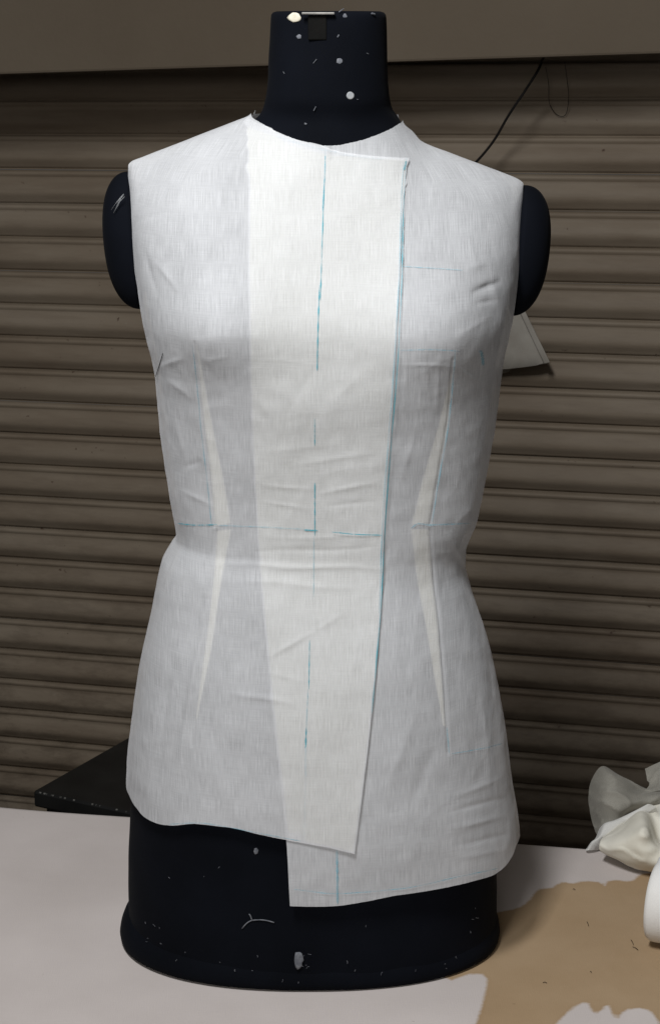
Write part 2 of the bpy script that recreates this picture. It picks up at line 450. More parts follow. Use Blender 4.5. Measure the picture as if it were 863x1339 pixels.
# ------------------------------------------------------------------ surfaces of the form and the garment
YR = lambda py: at(431.5, py, 0.0)[..., 2]           # height of a silhouette row
def table_fn(rows):
    py = np.array([r[0] for r in rows], float)
    z = YR(py)
    L = np.array([at(r[1], r[0], 0.0)[0] for r in rows]); Rr = np.array([at(r[2], r[0], 0.0)[0] for r in rows])
    fL, fR = pchip(z, L), pchip(z, Rr)
    return (lambda zz: (fL(zz)+fR(zz))/2), (lambda zz: (fR(zz)-fL(zz))/2)
Gl = [(100, 345), (140, 338), (148, 335), (160, 308), (175, 268), (190, 229), (205, 190), (211, 175), (216, 171), (240, 171), (300, 174), (350, 180),
      (400, 189), (440, 197), (480, 205), (560, 213), (640, 225), (680, 232), (698, 234), (712, 226), (730, 215), (755, 209), (800, 201), (850, 190), (930, 177), (1000, 170), (1060, 169), (1300, 169)]
Gr = [(100, 512), (140, 518), (158, 522), (172, 537), (185, 550), (198, 583), (212, 620), (228, 662), (234, 676), (241, 683), (290, 681), (330, 678),
      (410, 668), (470, 655), (540, 648), (600, 638), (680, 622), (718, 607), (735, 606), (760, 612), (820, 632), (890, 650), (960, 660), (1030, 668), (1085, 675), (1300, 677)]
def merge(l, r):
    ys = sorted(set([a for a, _ in l] + [a for a, _ in r]))
    fl_, fr_ = pchip(*zip(*l)), pchip(*zip(*r))
    return [(y, float(fl_(y)), float(fr_(y))) for y in ys]
g_cx, g_w = table_fn(merge(Gl, Gr))
Bl = [(12, 357), (22, 354), (60, 352), (110, 350), (140, 345), (152, 338), (165, 318), (180, 278), (195, 240), (210, 204), (225, 185), (300, 184), (400, 197), (480, 212), (560, 221), (640, 233), (698, 242),
      (755, 224), (850, 200), (930, 184), (1000, 176), (1060, 172), (1110, 170), (1300, 171)]
Br = [(12, 503), (22, 505), (60, 506), (110, 508), (140, 512), (156, 522), (172, 530), (187, 543), (200, 574), (214, 608), (230, 648), (245, 668), (330, 668), (410, 658), (470, 646), (540, 638), (600, 628), (680, 612),
      (718, 599), (760, 604), (820, 622), (890, 638), (960, 645), (1030, 648), (1100, 648), (1300, 647)]
b_cx, b_w = table_fn(merge(Bl, Br))
dz = lambda rows: pchip(YR(np.array([r[0] for r in rows], float)), [r[1] for r in rows])
g_df = dz([(100, .060), (150, .062), (165, .066), (185, .070), (215, .076), (260, .085), (330, .102), (420, .122), (480, .121), (560, .110), (640, .101), (695, .098), (760, .108), (850, .124), (950, .135), (1050, .141), (1300, .143)])
g_db = dz([(100, .060), (150, .070), (185, .088), (230, .104), (330, .112), (480, .100), (600, .086), (695, .082), (800, .105), (950, .128), (1300, .130)])
b_df = dz([(12, .054), (60, .055), (120, .056), (150, .057), (165, .060), (185, .064), (215, .070), (260, .079), (330, .096), (420, .116), (480, .114), (560, .102), (640, .094), (695, .091), (760, .101), (850, .117), (950, .126), (1050, .130), (1300, .131)])
b_db = dz([(12, .054), (60, .055), (120, .058), (150, .066), (185, .083), (230, .098), (330, .106), (480, .094), (600, .080), (695, .076), (800, .098), (950, .118), (1300, .120)])
EXP = .86
BUST = []
class Surf:
    def __init__(s, cx, w, df, db, bust, tip_l, tip_r):
        s.cx, s.w, s.df, s.db, s.bust = cx, w, df, db, bust
        s.zt = float(YR(tip_r)); s.rx, s.rz = [], []
        for sg, tip in ((-1, tip_l), (1, tip_r)):
            z = np.linspace(float(YR(tip)), float(YR(152.)), 160); x = np.abs(cx(z) + sg*w(z))
            x = np.minimum.accumulate(x) - np.arange(160)*1e-7
            xa = np.concatenate([[0.0], x[::-1]]); za = np.concatenate([[z[-1] + .95*x[-1]], z[::-1]])
            xg = np.arange(-.05, .26, .001); zg = np.interp(np.abs(xg), xa, za)
            ker = np.exp(-(np.arange(-24, 25)/11.)**2); ker /= ker.sum()
            zs = np.convolve(np.pad(zg, 24, mode='edge'), ker, 'valid')
            zs = np.where(xg > xa[-1] - .03, zg, zs); bl = np.clip((xg - xa[-1] + .06)/.03, 0, 1); zs = zs*(1-bl) + zg*bl
            s.rx.append(xg); s.rz.append(zs)
    def P(s, th, z, off=0.0):
        th = np.asarray(th, float); z = np.asarray(z, float)
        sn, cs = np.sin(th), np.cos(th)
        ex = np.sign(sn)*np.abs(sn)**EXP; ec = np.sign(cs)*np.abs(cs)**EXP
        x0 = s.cx(z) + s.w(z)*ex
        zr = np.where(x0 < 0, np.interp(-x0, s.rx[0], s.rz[0]), np.interp(x0, s.rx[1], s.rz[1]))
        zl = np.minimum(z, s.zt); q = np.clip(np.abs((x0 - s.cx(zl))/s.w(zl)), 0, 1)
        t = np.clip((zr - z)/.105, 0, 1)
        es = (1-q**(2/EXP))**(EXP/2)*np.sqrt(1-(1-t)**2)
        m = np.clip((z - (T + .57))/.12, 0, 1); m = m*m*(3-2*m)
        m2 = np.clip((z - (T + .832))/.03, 0, 1); m = m*(1 - m2*m2*(3-2*m2))
        ec = ec*(1-m) + np.sign(cs)*es*m
        d = np.where(cs >= 0, s.df(z), s.db(z))
        x = s.cx(z) + (s.w(z)+off)*ex
        y = -(d+off)*ec
        for (bx, bz, amp, rx, ru, rd) in BUST:
            q = (z-bz); g = np.exp(-((x-bx)/rx)**2 - np.where(q > 0, (q/ru)**2, (q/rd)**2))
            y = y - amp*s.bust*g*(cs > 0)
        return np.stack([x, y, z + 0*x], -1)
    def inv(s, px, py):
        px = np.asarray(px, float); py = np.asarray(py, float)
        def f(Y):
            p = at(px, py, Y); z = p[..., 2]
            q = np.clip((p[..., 0]-s.cx(z))/s.w(z), -1, 1)
            th = np.sign(q)*np.arcsin(np.abs(q)**(1/EXP))
            return s.P(th, z)[..., 1] - Y, th, z
        Ys = np.linspace(-.20, .012, 90)
        lo = np.full(px.shape, Ys[0]); hi = np.full(px.shape, Ys[-1]); done = np.zeros(px.shape, bool)
        for a, b in zip(Ys[:-1], Ys[1:]):
            g = f(np.full(px.shape, b))[0]
            hit = (g <= 0) & ~done
            lo = np.where(hit, a, lo); hi = np.where(hit, b, hi); done |= hit
        for _ in range(22):
            m = (lo+hi)/2; g = f(m)[0]
            lo = np.where(g > 0, m, lo); hi = np.where(g > 0, hi, m)
        _, th, z = f((lo+hi)/2)
        return th, z
G = Surf(g_cx, g_w, g_df, g_db, 1.0, 212., 238.)
Bd = Surf(b_cx, b_w, b_df, b_db, .92, 222., 244.)
for bx_px, by_px in ((268, 432), (592, 440)):
    p = at(bx_px, by_px, -.13)
    BUST.append((p[0], p[2], .027, .060, .075, .050))

# ------------------------------------------------------------------ dress form
form = thing('dress_form', 'navy black dressmaker form with bare neck and rounded arm caps wearing white muslin', 'dress form', (0, 0, T))
def to_local(P): return P - np.array([0, 0, T])
ztn = float(YR(15.0))
zz = np.concatenate([np.linspace(T + .002, ztn - .006, 190)]); TH = np.linspace(-math.pi, math.pi, 120, endpoint=False)
V = []
for z in zz: V.append(Bd.P(TH, np.full_like(TH, z)))
# rounded lip and closing of the neck top
for dz_, sc in ((.003, .99), (.005, .96), (.006, .90), (.006, .5), (.006, .02)):
    ring = Bd.P(TH, np.full_like(TH, ztn - .006)); c = ring.mean(0); ring = c + (ring-c)*[sc, sc, 1]; ring[:, 2] = ztn - .006 + dz_; V.append(ring)
V = np.concatenate(V)
V[:, 1] += vnoise(V, 22)*.0012; V[:, 0] += vnoise(V, 30, 5.)*.0009
body = link_mesh('body', to_local(V), grid_faces(len(V)//120, 120, True), M_FORM, form)
# base rim
cx0, w0 = at(160, 1213, 0)[0], at(651, 1216, 0)[0]
bc, bw = (cx0+w0)/2, (w0-cx0)/2
ringp = [(-.016, .036), (-.008, .031), (-.003, .024), (.000, .016), (.001, .010), (.000, .004), (-.004, .001), (-.03, .0005)]
V = []
for o_, h_ in ringp:
    sn, cs = np.sin(TH), np.cos(TH)
    V.append(np.stack([bc + (bw+o_)*np.sign(sn)*np.abs(sn)**EXP, -np.where(cs > 0, .1325+o_, .126+o_)*np.sign(cs)*np.abs(cs)**EXP, np.full_like(TH, h_)], -1))
V = np.concatenate(V); link_mesh('base_rim', V, grid_faces(len(ringp), 120, True), M_FORM, form)
# arm caps
def cap(top_px, bot_px, bulge_px, sgn, dep=.038, yc=.008):
    a_, b_ = at(*top_px, yc), at(*bot_px, yc); c = (a_+b_)/2
    rx = bulge_px/F*1.88; rz = (a_[2]-b_[2])/2; lean = (a_[0]-b_[0])/2
    V = []; n, m_ = 26, 48
    for r, dx_ in ((.25, -.016), (.55, -.009), (.85, -.003)):
        for k in range(m_):
            b = 2*math.pi*k/m_; V.append((c[0] + sgn*dx_ + lean*r*math.sin(b), c[1] + dep*r*math.cos(b), c[2] + rz*r*math.sin(b)))
    for i in range(n):
        a = (math.pi/2)*i/(n-1)
        r = math.cos(a)**.80 if i < n-1 else .002
        for k in range(m_):
            b = 2*math.pi*k/m_
            V.append((c[0] + lean*r*math.sin(b) + sgn*rx*math.sin(a)**.9, c[1] + dep*r*math.cos(b), c[2] + rz*r*math.sin(b)))
    return link_mesh('arm_cap', to_local(np.array(V)), grid_faces(n+3, m_, True), M_FORM, form)
cap((169, 224), (185, 404), 40, -1); cap((685, 242), (667, 413), 41, 1)

# fittings at the neck top and small dabs on the form
def dab(name, px, py, rx, ry, mat, surf=Bd, parent=None, n=14, thick=.0004, wob=.18):
    b = bmesh.new(); ang = np.linspace(0, 2*math.pi, n, endpoint=False)
    rr = 1 + wob*rng.standard_normal(n)*.6
    for (sc, off) in ((1.0, -.0006), (1.0, thick*.6), (.72, thick), (.02, thick*1.05)):
        th, z = surf.inv(px + rx*sc*rr*np.cos(ang), py + ry*sc*rr*np.sin(ang))
        for p in to_local(surf.P(th, z, off + (.0026 if py > 1215 else 0))): b.verts.new(p)
    b.verts.ensure_lookup_table()
    for i in range(3):
        for k_ in range(n): b.faces.new([b.verts[i*n+k_], b.verts[i*n+(k_+1) % n], b.verts[(i+1)*n+(k_+1) % n], b.verts[(i+1)*n+k_]])
    return from_bm(name, b, mat, parent, True)
dab('cream_dab', 385, 23, 8.5, 6.5, M_CREAM, parent=form)
dab('white_sticker', 458, 125, 5.2, 5.2, M_LINT, parent=form, wob=.05)
dab('grey_dab', 444, 80, 4, 4, M_GREYDAB, parent=form)
dab('grey_dab', 391, 48, 3, 3, M_GREYDAB, parent=form)
dab('grey_dab', 451, 22, 3.2, 4, M_GREYDAB, parent=form)
dab('grey_dab', 391, 1254, 6, 11, M_GREYDAB, parent=form)
dab('grey_dab', 335, 1113, 3, 4, M_GREYDAB, parent=form)
p = at(416, 17.5, -.058) - np.array([0, 0, T])
bm = bmesh.new(); bm_box(bm, p, (.030, .004, .0022), .0008); from_bm('metal_strip', bm, M_METAL, form)
p = at(415, 36, -.0545) - np.array([0, 0, T])
bm = bmesh.new(); bm_box(bm, p, (.017, .0025, .022), .001); from_bm('bracket', bm, M_DARKMETAL, form)
bm = bmesh.new()
def fleck(bm, px, py, l, a, wd, surf=Bd, off=.0008, curve=0.0):
    n = 6; t = np.linspace(-.5, .5, n)
    x = px + l*t*math.cos(a) - curve*(t*t)*math.sin(a)*4; y = py + l*t*math.sin(a) + curve*(t*t)*math.cos(a)*4
    th, z = surf.inv(x, y); P = to_local(surf.P(th, z, off + (.0022 if py > 1215 else 0))); tube(bm, P, wd, 4)
for q in ((412, 80, 7, -.9, .0003), (442, 47, 4, -1, .0006), (446, 13.5, 8, -.6, .0004), (487, 18, 4, .3, .0009), (412, 142, 6, -1.1, .0005), (400, 162, 3, .4, .0008),
          (467, 130, 2, .1, .0003), (372, 95, 3, 1, .00025), (480, 70, 3, .5, .00025)):
    fleck(bm, *q)
for i in range(26):
    a = random.uniform(-1.35, 1.2); px = 404 + 236*math.sin(a); base = 1222 + 66*math.cos(a)
    fleck(bm, px, base - abs(random.gauss(0, 22)) - 4, random.uniform(1, 5), random.uniform(0, 3.1), random.choice([.00015, .0002, .0003]), curve=random.uniform(-1, 1))
for i in range(14):
    fleck(bm, random.uniform(185, 630), random.uniform(1100, 1270), random.uniform(1, 3), random.uniform(0, 3.1), .00025)
lt = from_bm('lint', bm, M_GREYDAB, form); lt['kind'] = 'stuff'
bm = bmesh.new()
for x0, y0, x1, y1 in ((330, 1203, 359, 1206), (330, 1203, 317, 1214), (330, 1203, 326, 1195)):
    n = 7; t = np.linspace(0, 1, n); th, z = Bd.inv(x0+(x1-x0)*t, y0+(y1-y0)*t - 2*np.sin(t*3.1)); tube(bm, Bd.P(th, z, .0008), .0006, 5)
tag(from_bm('loose_thread', bm, M_GREYDAB, None, True), 'forked grey thread clinging to the lower front of the dark form', 'thread')
bm = bmesh.new()
c = at(158, 262, -.02)
for i in range(6):
    a = at(160+random.uniform(-3, 4), 252+random.uniform(-5, 8), -.030); b = at(147+random.uniform(-5, 8), 272+random.uniform(-6, 8), -.026)
    tube(bm, [a, (a+b)/2 + rng.normal(0, .0006, 3), b], .00017, 4)
tag(from_bm('thread_tuft', bm, M_LINT, None, True), 'white frayed thread tuft on the left arm cap', 'thread')

# ------------------------------------------------------------------ the muslin top
top = thing('sleeveless_top', 'sleeveless white muslin top with crossed front pinned on the navy dress form', 'top', (0, 0, T))
WR = [  # wrinkles: x0,y0,x1,y1 (photo pixels of the drape), half width, height in mm
    (285, 738, 500, 744, 6, 1.9), (335, 722, 492, 716, 5, -1.1), (300, 758, 470, 770, 7, 1.2), (350, 704, 480, 700, 4, .8), (352, 858, 408, 826, 6, 1.6), (408, 826, 450, 800, 7, 1.0),
    (305, 905, 385, 922, 7, 1.8), (340, 880, 400, 890, 6, .8), (385, 606, 490, 594, 6, .7), (420, 646, 492, 632, 5, 1.1), (425, 664, 492, 655, 4, -.8), (340, 632, 410, 642, 5, .9), (345, 655, 405, 668, 4, .8),
    (618, 384, 652, 370, 7, -4.0), (622, 398, 648, 394, 5, -1.6), (604, 352, 640, 340, 10, 1.5), (612, 310, 622, 350, 9, 1.3), (640, 415, 600, 440, 7, 1.0), (640, 350, 655, 420, 8, 1.2),
    (190, 330, 206, 385, 7, -1.6), (204, 342, 232, 380, 6, 1.7), (180, 290, 225, 276, 7, -.9), (212, 480, 240, 470, 6, 1.5), (222, 500, 250, 520, 7, 1.5), (226, 540, 246, 610, 8, 1.3), (238, 640, 280, 664, 6, 1.3), (240, 610, 262, 602, 6, -1.2),
    (524, 478, 592, 480, 2.6, 1.0), (592, 480, 634, 500, 2.6, 1.1), (552, 430, 560, 520, 5, .9), (574, 470, 570, 540, 5, 1.0), (532, 450, 530, 530, 5, .8), (545, 560, 520, 640, 8, 1.0),
    (332, 470, 415, 476, 2.5, .35), (270, 470, 300, 465, 4, .5), (372, 545, 420, 470, 10, -.6), (326, 500, 360, 560, 9, .6), (480, 480, 430, 530, 10, .6), (350, 588, 440, 582, 8, .6),
    (232, 1010, 272, 790, 9, 3.2), (205, 1010, 225, 850, 12, -2.0), (262, 960, 300, 1060, 18, 1.4), (228, 760, 262, 730, 8, 1.6), (610, 740, 585, 700, 6, 1.6), (560, 700, 600, 770, 7, -1.3),
    (596, 1042, 652, 1020, 7, 1.4), (588, 1062, 656, 1046, 6, -1.4), (590, 1082, 660, 1066, 7, 1.5), (600, 1104, 662, 1090, 6, -1.2), (598, 1122, 655, 1110, 6, 1.0), (502, 1040, 545, 930, 14, 1.6), (535, 1060, 575, 960, 14, -1.5), (640, 860, 652, 960, 9, -1.8), (630, 900, 642, 1040, 9, 1.6),
    (470, 830, 440, 960, 16, 1.0), (420, 880, 415, 1060, 14, .9), (300, 820, 330, 1000, 18, 1.2), (525, 760, 515, 900, 12, .9),
    (380, 200, 372, 420, 14, .8), (450, 230, 462, 400, 16, .8), (240, 230, 262, 400, 20, 1.0), (580, 230, 568, 330, 18, .9)]
def seg_d(px, py, x0, y0, x1, y1):
    dx_, dy_ = x1-x0, y1-y0; L2 = dx_*dx_+dy_*dy_
    t = ((px-x0)*dx_+(py-y0)*dy_)/L2; tc = np.clip(t, 0, 1)
    return np.hypot(px-x0-tc*dx_, py-y0-tc*dy_), t
def drape(px, py):
    h = np.zeros_like(px)
    for x0, y0, x1, y1, wd, mm in WR:
        wob = 3.0*np.sin((px+2*py)*.045 + x0)
        d, t = seg_d(px, py + wob*.5, x0, y0, x1, y1)
        endf = np.clip(1.15 - np.abs(np.clip(t, -.2, 1.2)-.5)*1.7, 0, 1)
        h += .66*mm*.001*np.exp(-np.abs(d/(wd*.62))**1.5)*endf
    return h
DARTS = [[(255, 448), (262, 520), (272, 600), (282, 688)], [(592, 470), (586, 540), (575, 610), (562, 686)],
         [(284, 694), (280, 760), (268, 850), (252, 975)], [(562, 692), (570, 780), (580, 880), (586, 985)]]
def crease(px, py):
    h = np.zeros_like(px)
    for pl in DARTS:
        d = np.full_like(px, 1e9)
        for a, b in zip(pl[:-1], pl[1:]): d = np.minimum(d, seg_d(px, py, *a, *b)[0])
        h -= .0006*np.exp(-(d/1.9)**2); h += .00015*np.exp(-((d-4)/3)**2)
    return h
def drop(P, lo=None):
    px, py = proj(P)
    return drape(px, py) + crease(px, py)

HS = math.radians(97)
Z_SH_L, Z_SH_R = float(YR(213.)), float(YR(238.)); Z_UA = float(YR(415.))
def side(z, sgn):
    zt = Z_SH_L if sgn < 0 else Z_SH_R
    t = np.clip((z - Z_UA)/(zt - Z_UA), 0, 1)
    inside = (z > Z_UA) & (z < zt)
    return sgn*np.where(z >= zt, math.pi/2, np.where(inside, HS - math.radians(7)*np.sin(np.pi*t)**.8 - math.radians(7)*t, HS))
def curve_fn(pts, ext=True):
    a = np.array(pts, float); th, z = G.inv(a[:, 0], a[:, 1]); return th, z
def dens(pts, n=70):
    a = np.array(pts, float); t = np.linspace(0, 1, n); q = np.concatenate([[0], np.cumsum(np.hypot(*np.diff(a, axis=0).T))]); q /= q[-1]
    return np.stack([np.interp(t, q, a[:, 0]), np.interp(t, q, a[:, 1])], 1)
def edge_fn(pts):
    th, z = curve_fn(dens(pts)); o = np.argsort(z); z, th = z[o], th[o]
    k = np.concatenate([[True], np.diff(z) > 2e-4]); return lambda q: np.interp(q, z[k], th[k])
def uvset(o, U):
    uv = o.data.uv_layers.new(name='UVMap'); idx = np.empty(len(o.data.loops), np.int32); o.data.loops.foreach_get('vertex_index', idx)
    uv.data.foreach_set('uv', U[idx].astype(np.float32).ravel())
def panel(name, left, right, neck, hem, off, nr, nc, lift=None, parent=top, jag=.0, mat=M_MUSLIN, disp=True):
    def crossing(pts):
        th, z = pts; c = (th-left(z))/(right(z)-left(z)); c = np.clip(c, 0, 1)
        o = np.argsort(c, kind='stable'); c, z = c[o], z[o]
        keep = np.concatenate([[True], np.diff(c) > 1e-4]); c, z = c[keep], z[keep]
        return pchip(c, z)
    zt, zb_ = crossing(neck), crossing(hem)
    c = np.linspace(0, 1, nc); t = np.linspace(0, 1, nr)
    jt = rng.normal(0, jag, nc); jb = rng.normal(0, jag*.5, nc)
    zT, zB = zt(c)+jt, zb_(c)+jb
    Z = zB[None]*(1-t[:, None]) + zT[None]*t[:, None]
    Cc = np.broadcast_to(c, Z.shape)
    TH_ = left(Z)*(1-Cc) + right(Z)*Cc
    off_ = np.full(Z.shape, off)
    if lift is not None: off_ = off_ + lift(Z, Cc, TH_)
    off_ = off_ + ((.0024 if mat is M_MUSLIN else 0)*np.clip((t-.965)/.035, 0, 1)**2)[:, None]
    P0 = G.P(TH_, Z, off_)
    if disp:
        h = drop(P0)*(np.cos(TH_) > -.2)
        fl_ = P0.reshape(-1, 3)
        h = h + cloth_noise(fl_).reshape(Z.shape)
        P0 = G.P(TH_, Z, off_ + h)
    o = link_mesh(name, to_local(P0.reshape(-1, 3)), grid_faces(nr, nc), mat, parent)
    uvset(o, np.stack([(P0[..., 0] + np.sign(P0[..., 0])*.8*np.maximum(0, P0[..., 1]+.05)).ravel(), Z.ravel()], -1))
    return o
# viewer's left: the overlapping front
edge_top = edge_fn([(529, 203), (526, 260), (523, 320), (518, 420), (511, 540), (505, 620), (499, 700), (496, 780), (489, 880), (481, 960), (472, 1035), (462, 1113), (456, 1160)])
neck_top = curve_fn([(334, 147), (346, 161), (362, 171), (380, 179), (400, 185), (418, 189), (430, 194), (445, 198), (480, 203), (505, 205), (529, 206)])
hem_top = curve_fn([(160, 1020), (172, 1040), (182, 1056), (194, 1068), (208, 1075), (226, 1078), (262, 1076), (300, 1080), (340, 1089), (400, 1101), (462, 1113)])
def lift_top(Z, c, th):
    e = np.clip((c-.80)/.20, 0, 1)
    return .0008 + .0030*e**2*np.clip((T+.62-Z)/.2, .25, 1) + .002*np.clip((T+.30-Z)/.2, 0, 1)*np.clip((c-.3)/.5, 0, 1)
panel('right_front_panel', lambda z: side(z, -1), edge_top, neck_top, hem_top, .0012, 420, 250, lift_top, jag=.00010)
# viewer's right: the front that runs underneath
edge_und = edge_fn([(326, 150), (325, 200), (325, 300), (326, 440), (330, 560), (334, 650), (340, 740), (350, 860), (360, 960), (370, 1050), (376, 1110), (380, 1184), (381, 1215)])
neck_und = curve_fn([(326, 150), (346, 163), (362, 172), (380, 180), (400, 186), (418, 190), (436, 190), (458, 186), (480, 180), (500, 172), (514, 164), (523, 156)])
hem_und = curve_fn([(380, 1183), (410, 1184), (440, 1183), (480, 1177), (520, 1169), (560, 1163), (610, 1152), (642, 1143), (656, 1133), (666, 1119), (672, 1104), (677, 1085)])
def lift_und(Z, c, th): return .0006*np.ones_like(Z) + .003*np.clip((T+.22-Z)/.15, 0, 1)
panel('left_front_panel', edge_und, lambda z: side(z, 1), neck_und, hem_und, 0.0, 420, 250, lift_und, jag=.00010)
panel('front_facing', lambda z: edge_und(z) + .012, lambda z: edge_top(z) - .006, curve_fn([(326, 152), (346, 164), (362, 174), (380, 182), (400, 188), (430, 197), (445, 201), (480, 206), (505, 208), (527, 209)]),
      curve_fn([(370, 1093), (400, 1099), (462, 1111)]), .0009, 300, 110, lambda Z, c, th: .0006 + .0024*np.clip((c-.7)/.3, 0, 1)**2*np.clip((T+.62-Z)/.2, .25, 1) + .0016*np.clip((T+.30-Z)/.2, 0, 1)*np.clip((c-.2)/.5, 0, 1), mat=M_FACING)
# back
zn = float(YR(150.)); zh = float(YR(1030.))
def back_l(z): return np.where(side(z, 1) > 0, 0, 0) + side(z, 1)
def back_panel():
    nr, nc = 200, 120
    t = np.linspace(0, 1, nr); c = np.linspace(0, 1, nc)
    Z = (zh + (zn-zh)*t)[:, None] + 0*c[None]
    def sb(z, sgn):
        zt = Z_SH_L if sgn < 0 else Z_SH_R
        q = np.clip((z - Z_UA)/(zt - Z_UA), 0, 1); ins = (z > Z_UA) & (z < zt)
        return np.where(z >= zt, math.pi/2, np.where(ins, HS + math.radians(12)*np.sin(np.pi*q) - math.radians(7)*q, HS))
    a = sb(Z, 1); b = 2*math.pi - sb(Z, -1)
    TH_ = a*(1-c) + b*c
    P0 = G.P(TH_, Z, .0005); o = link_mesh('back_panel', to_local(P0.reshape(-1, 3)), grid_faces(nr, nc), M_MUSLIN, top)
    uvset(o, np.stack([(P0[..., 0] + np.sign(P0[..., 0])*.8*np.maximum(0, P0[..., 1]+.05)).ravel(), Z.ravel()], -1))
back_panel()
# dart folds lying inside the fronts: two thicknesses each
def dart(tri, off):
    (la, lb), (ra, rb) = tri[0], tri[1]
def strip(name, lpts, rpts, off, mat, n=60, m_=7, disp=True, parent=top):
    l = np.array(lpts, float); r = np.array(rpts, float)
    fl_ = [pchip(np.linspace(0, 1, len(l)), l[:, i]) for i in (0, 1)]; fr_ = [pchip(np.linspace(0, 1, len(r)), r[:, i]) for i in (0, 1)]
    t = np.linspace(0, 1, n)[:, None]; c = np.linspace(0, 1, m_)[None]
    X_ = fl_[0](t)*(1-c) + fr_[0](t)*c; Y_ = fl_[1](t)*(1-c) + fr_[1](t)*c
    th, z = G.inv(X_, Y_)
    P0 = G.P(th, z, off)
    if disp:
        fl2 = P0.reshape(-1, 3)
        h = drop(P0) + cloth_noise(fl2).reshape(z.shape)
        P0 = G.P(th, z, off + h)
    o = link_mesh(name, to_local(P0.reshape(-1, 3)), grid_faces(n, m_), mat, parent)
    uvset(o, np.stack([P0[..., 0].ravel(), z.ravel()], -1)); return o
for (l, r) in (([(256, 450), (263, 520), (273, 600), (281, 688)], [(257, 450), (275, 540), (289, 610), (302, 684)]),
               ([(284, 694), (279, 760), (268, 850), (256, 940)], [(303, 692), (290, 760), (276, 850), (258, 940)]),
               ([(590, 488), (572, 560), (555, 620), (538, 686)], [(592, 488), (586, 550), (575, 612), (561, 684)]),
               ([(537, 692), (548, 770), (562, 850), (580, 950)], [(561, 692), (568, 770), (575, 850), (583, 950)])):
    strip('dart_fold', l, r, -.0006, M_DART)
    la, ra = np.array(l, float), np.array(r, float); mid_ = la*.5 + ra*.5
    strip('dart_fold', mid_ + (la-mid_)*.75, mid_ + (ra-mid_)*.72, -.0014, M_DART)
# turned fold along the free edge
strip('edge_fold', [(521, 209), (515, 420), (502, 620), (496, 700), (492, 790)], [(527, 207), (521, 420), (508, 620), (501, 700), (497, 790)], .0008, M_MUSLIN)

# marker lines, drawn on the cloth
def ribbon(pts, wpx, mat=M_INK, off=.0050, n=None):
    wpx = wpx*.8
    pts = np.array(pts, float); n = n or max(12, int(np.abs(np.diff(pts, axis=0)).sum()/5))
    f = [pchip(np.linspace(0, 1, len(pts)), pts[:, i]) for i in (0, 1)]
    t = np.linspace(0, 1, n); x, y = f[0](t), f[1](t)
    tx, ty = np.gradient(x), np.gradient(y); L_ = np.hypot(tx, ty); nx_, ny_ = -ty/L_, tx/L_
    hw = wpx/2*(.8+.35*np.sin(t*37+pts[0, 0]))*np.clip(np.minimum(t, 1-t)*12+.3, 0, 1)
    X_ = np.stack([x-nx_*hw, x, x+nx_*hw], 1); Y_ = np.stack([y-ny_*hw, y, y+ny_*hw], 1)
    th, z = G.inv(X_, Y_); P0 = G.P(th, z, off)
    fl2 = P0.reshape(-1, 3); h = drop(P0) + cloth_noise(fl2).reshape(z.shape)
    P0 = G.P(th, z, off + h)
    return link_mesh('marker_line', to_local(P0.reshape(-1, 3)), grid_faces(n, 3), mat, top)
OT = .0028
ribbon([(425, 190), (424, 240), (422, 275)], 2.2, M_INKP, OT)
ribbon([(424, 235), (421, 330), (419, 392)], 1.8, M_INK, OT)
ribbon([(418, 372), (416, 430), (415, 484)], 2.2, M_INK, OT)
ribbon([(412, 546), (412, 582)], 2.0, M_INK, OT); ribbon([(412, 630), (412, 660), (412, 700)], 2.2, M_INK, OT); ribbon([(411, 700), (410, 780)], 1.4, M_INKP, OT)
ribbon([(405, 836), (404, 900)], 1.8, M_INK, OT); ribbon([(403, 900), (401, 950)], 1.5, M_INKP, OT); ribbon([(401, 948), (400, 985), (400, 1015)], 2.8, M_INK, OT); ribbon([(400, 1015), (398, 1095)], 1.4, M_INKP, OT)
ribbon([(236, 684), (260, 686), (288, 685)], 2.0, M_INK, OT); ribbon([(288, 686), (340, 688), (400, 691)], 1.3, M_INKP, OT); ribbon([(398, 692), (416, 693)], 2.6, M_INK, OT); ribbon([(434, 694), (465, 697), (497, 698)], 2.2, M_INK, .005)
ribbon([(523, 212), (520, 330), (516, 420), (506, 560), (497, 690), (493, 800)], 1.8, M_INKP, .0052)
ribbon([(526, 208), (520, 420), (509, 570), (500, 695), (495, 790), (488, 880), (484, 930)], 1.6, M_INK, .0055)
ribbon([(527, 206), (526, 215), (524, 222)], 3.0, M_INK, .0045)
ribbon([(362, 178), (390, 187), (424, 196), (440, 199)], 2.4, M_INKP, OT); ribbon([(440, 201), (470, 205), (500, 208)], 1.8, M_INKP, OT)
ribbon([(524, 348), (560, 350), (602, 353)], 1.4, M_INKP, .0016); ribbon([(522, 458), (560, 457), (600, 459)], 1.5, M_INKP, .0016)
ribbon([(594, 456), (590, 500), (586, 540), (576, 605), (563, 682)], 1.6, M_INKP, .0016)
ribbon([(536, 690), (546, 684), (560, 686), (612, 684)], 2.2, M_INKP, .0016); ribbon([(583, 950), (586, 985)], 1.4, M_INKP, .0016)
ribbon([(588, 985), (630, 978), (654, 972)], 1.5, M_INKP, .0016); ribbon([(255, 450), (268, 570), (281, 688)], 1.2, M_INKP, OT)
ribbon([(385, 1160), (440, 1166), (520, 1160), (600, 1143), (645, 1134)], 1.6, M_INKP, .0045)
ribbon([(225, 1076), (262, 1074), (340, 1087), (400, 1099)], 1.2, M_INKP, .0040); ribbon([(440, 1108), (441, 1180)], 4, M_INKP, .0040)
ribbon([(626, 458), (629, 466), (630, 478)], 5, M_INKP, .0016)

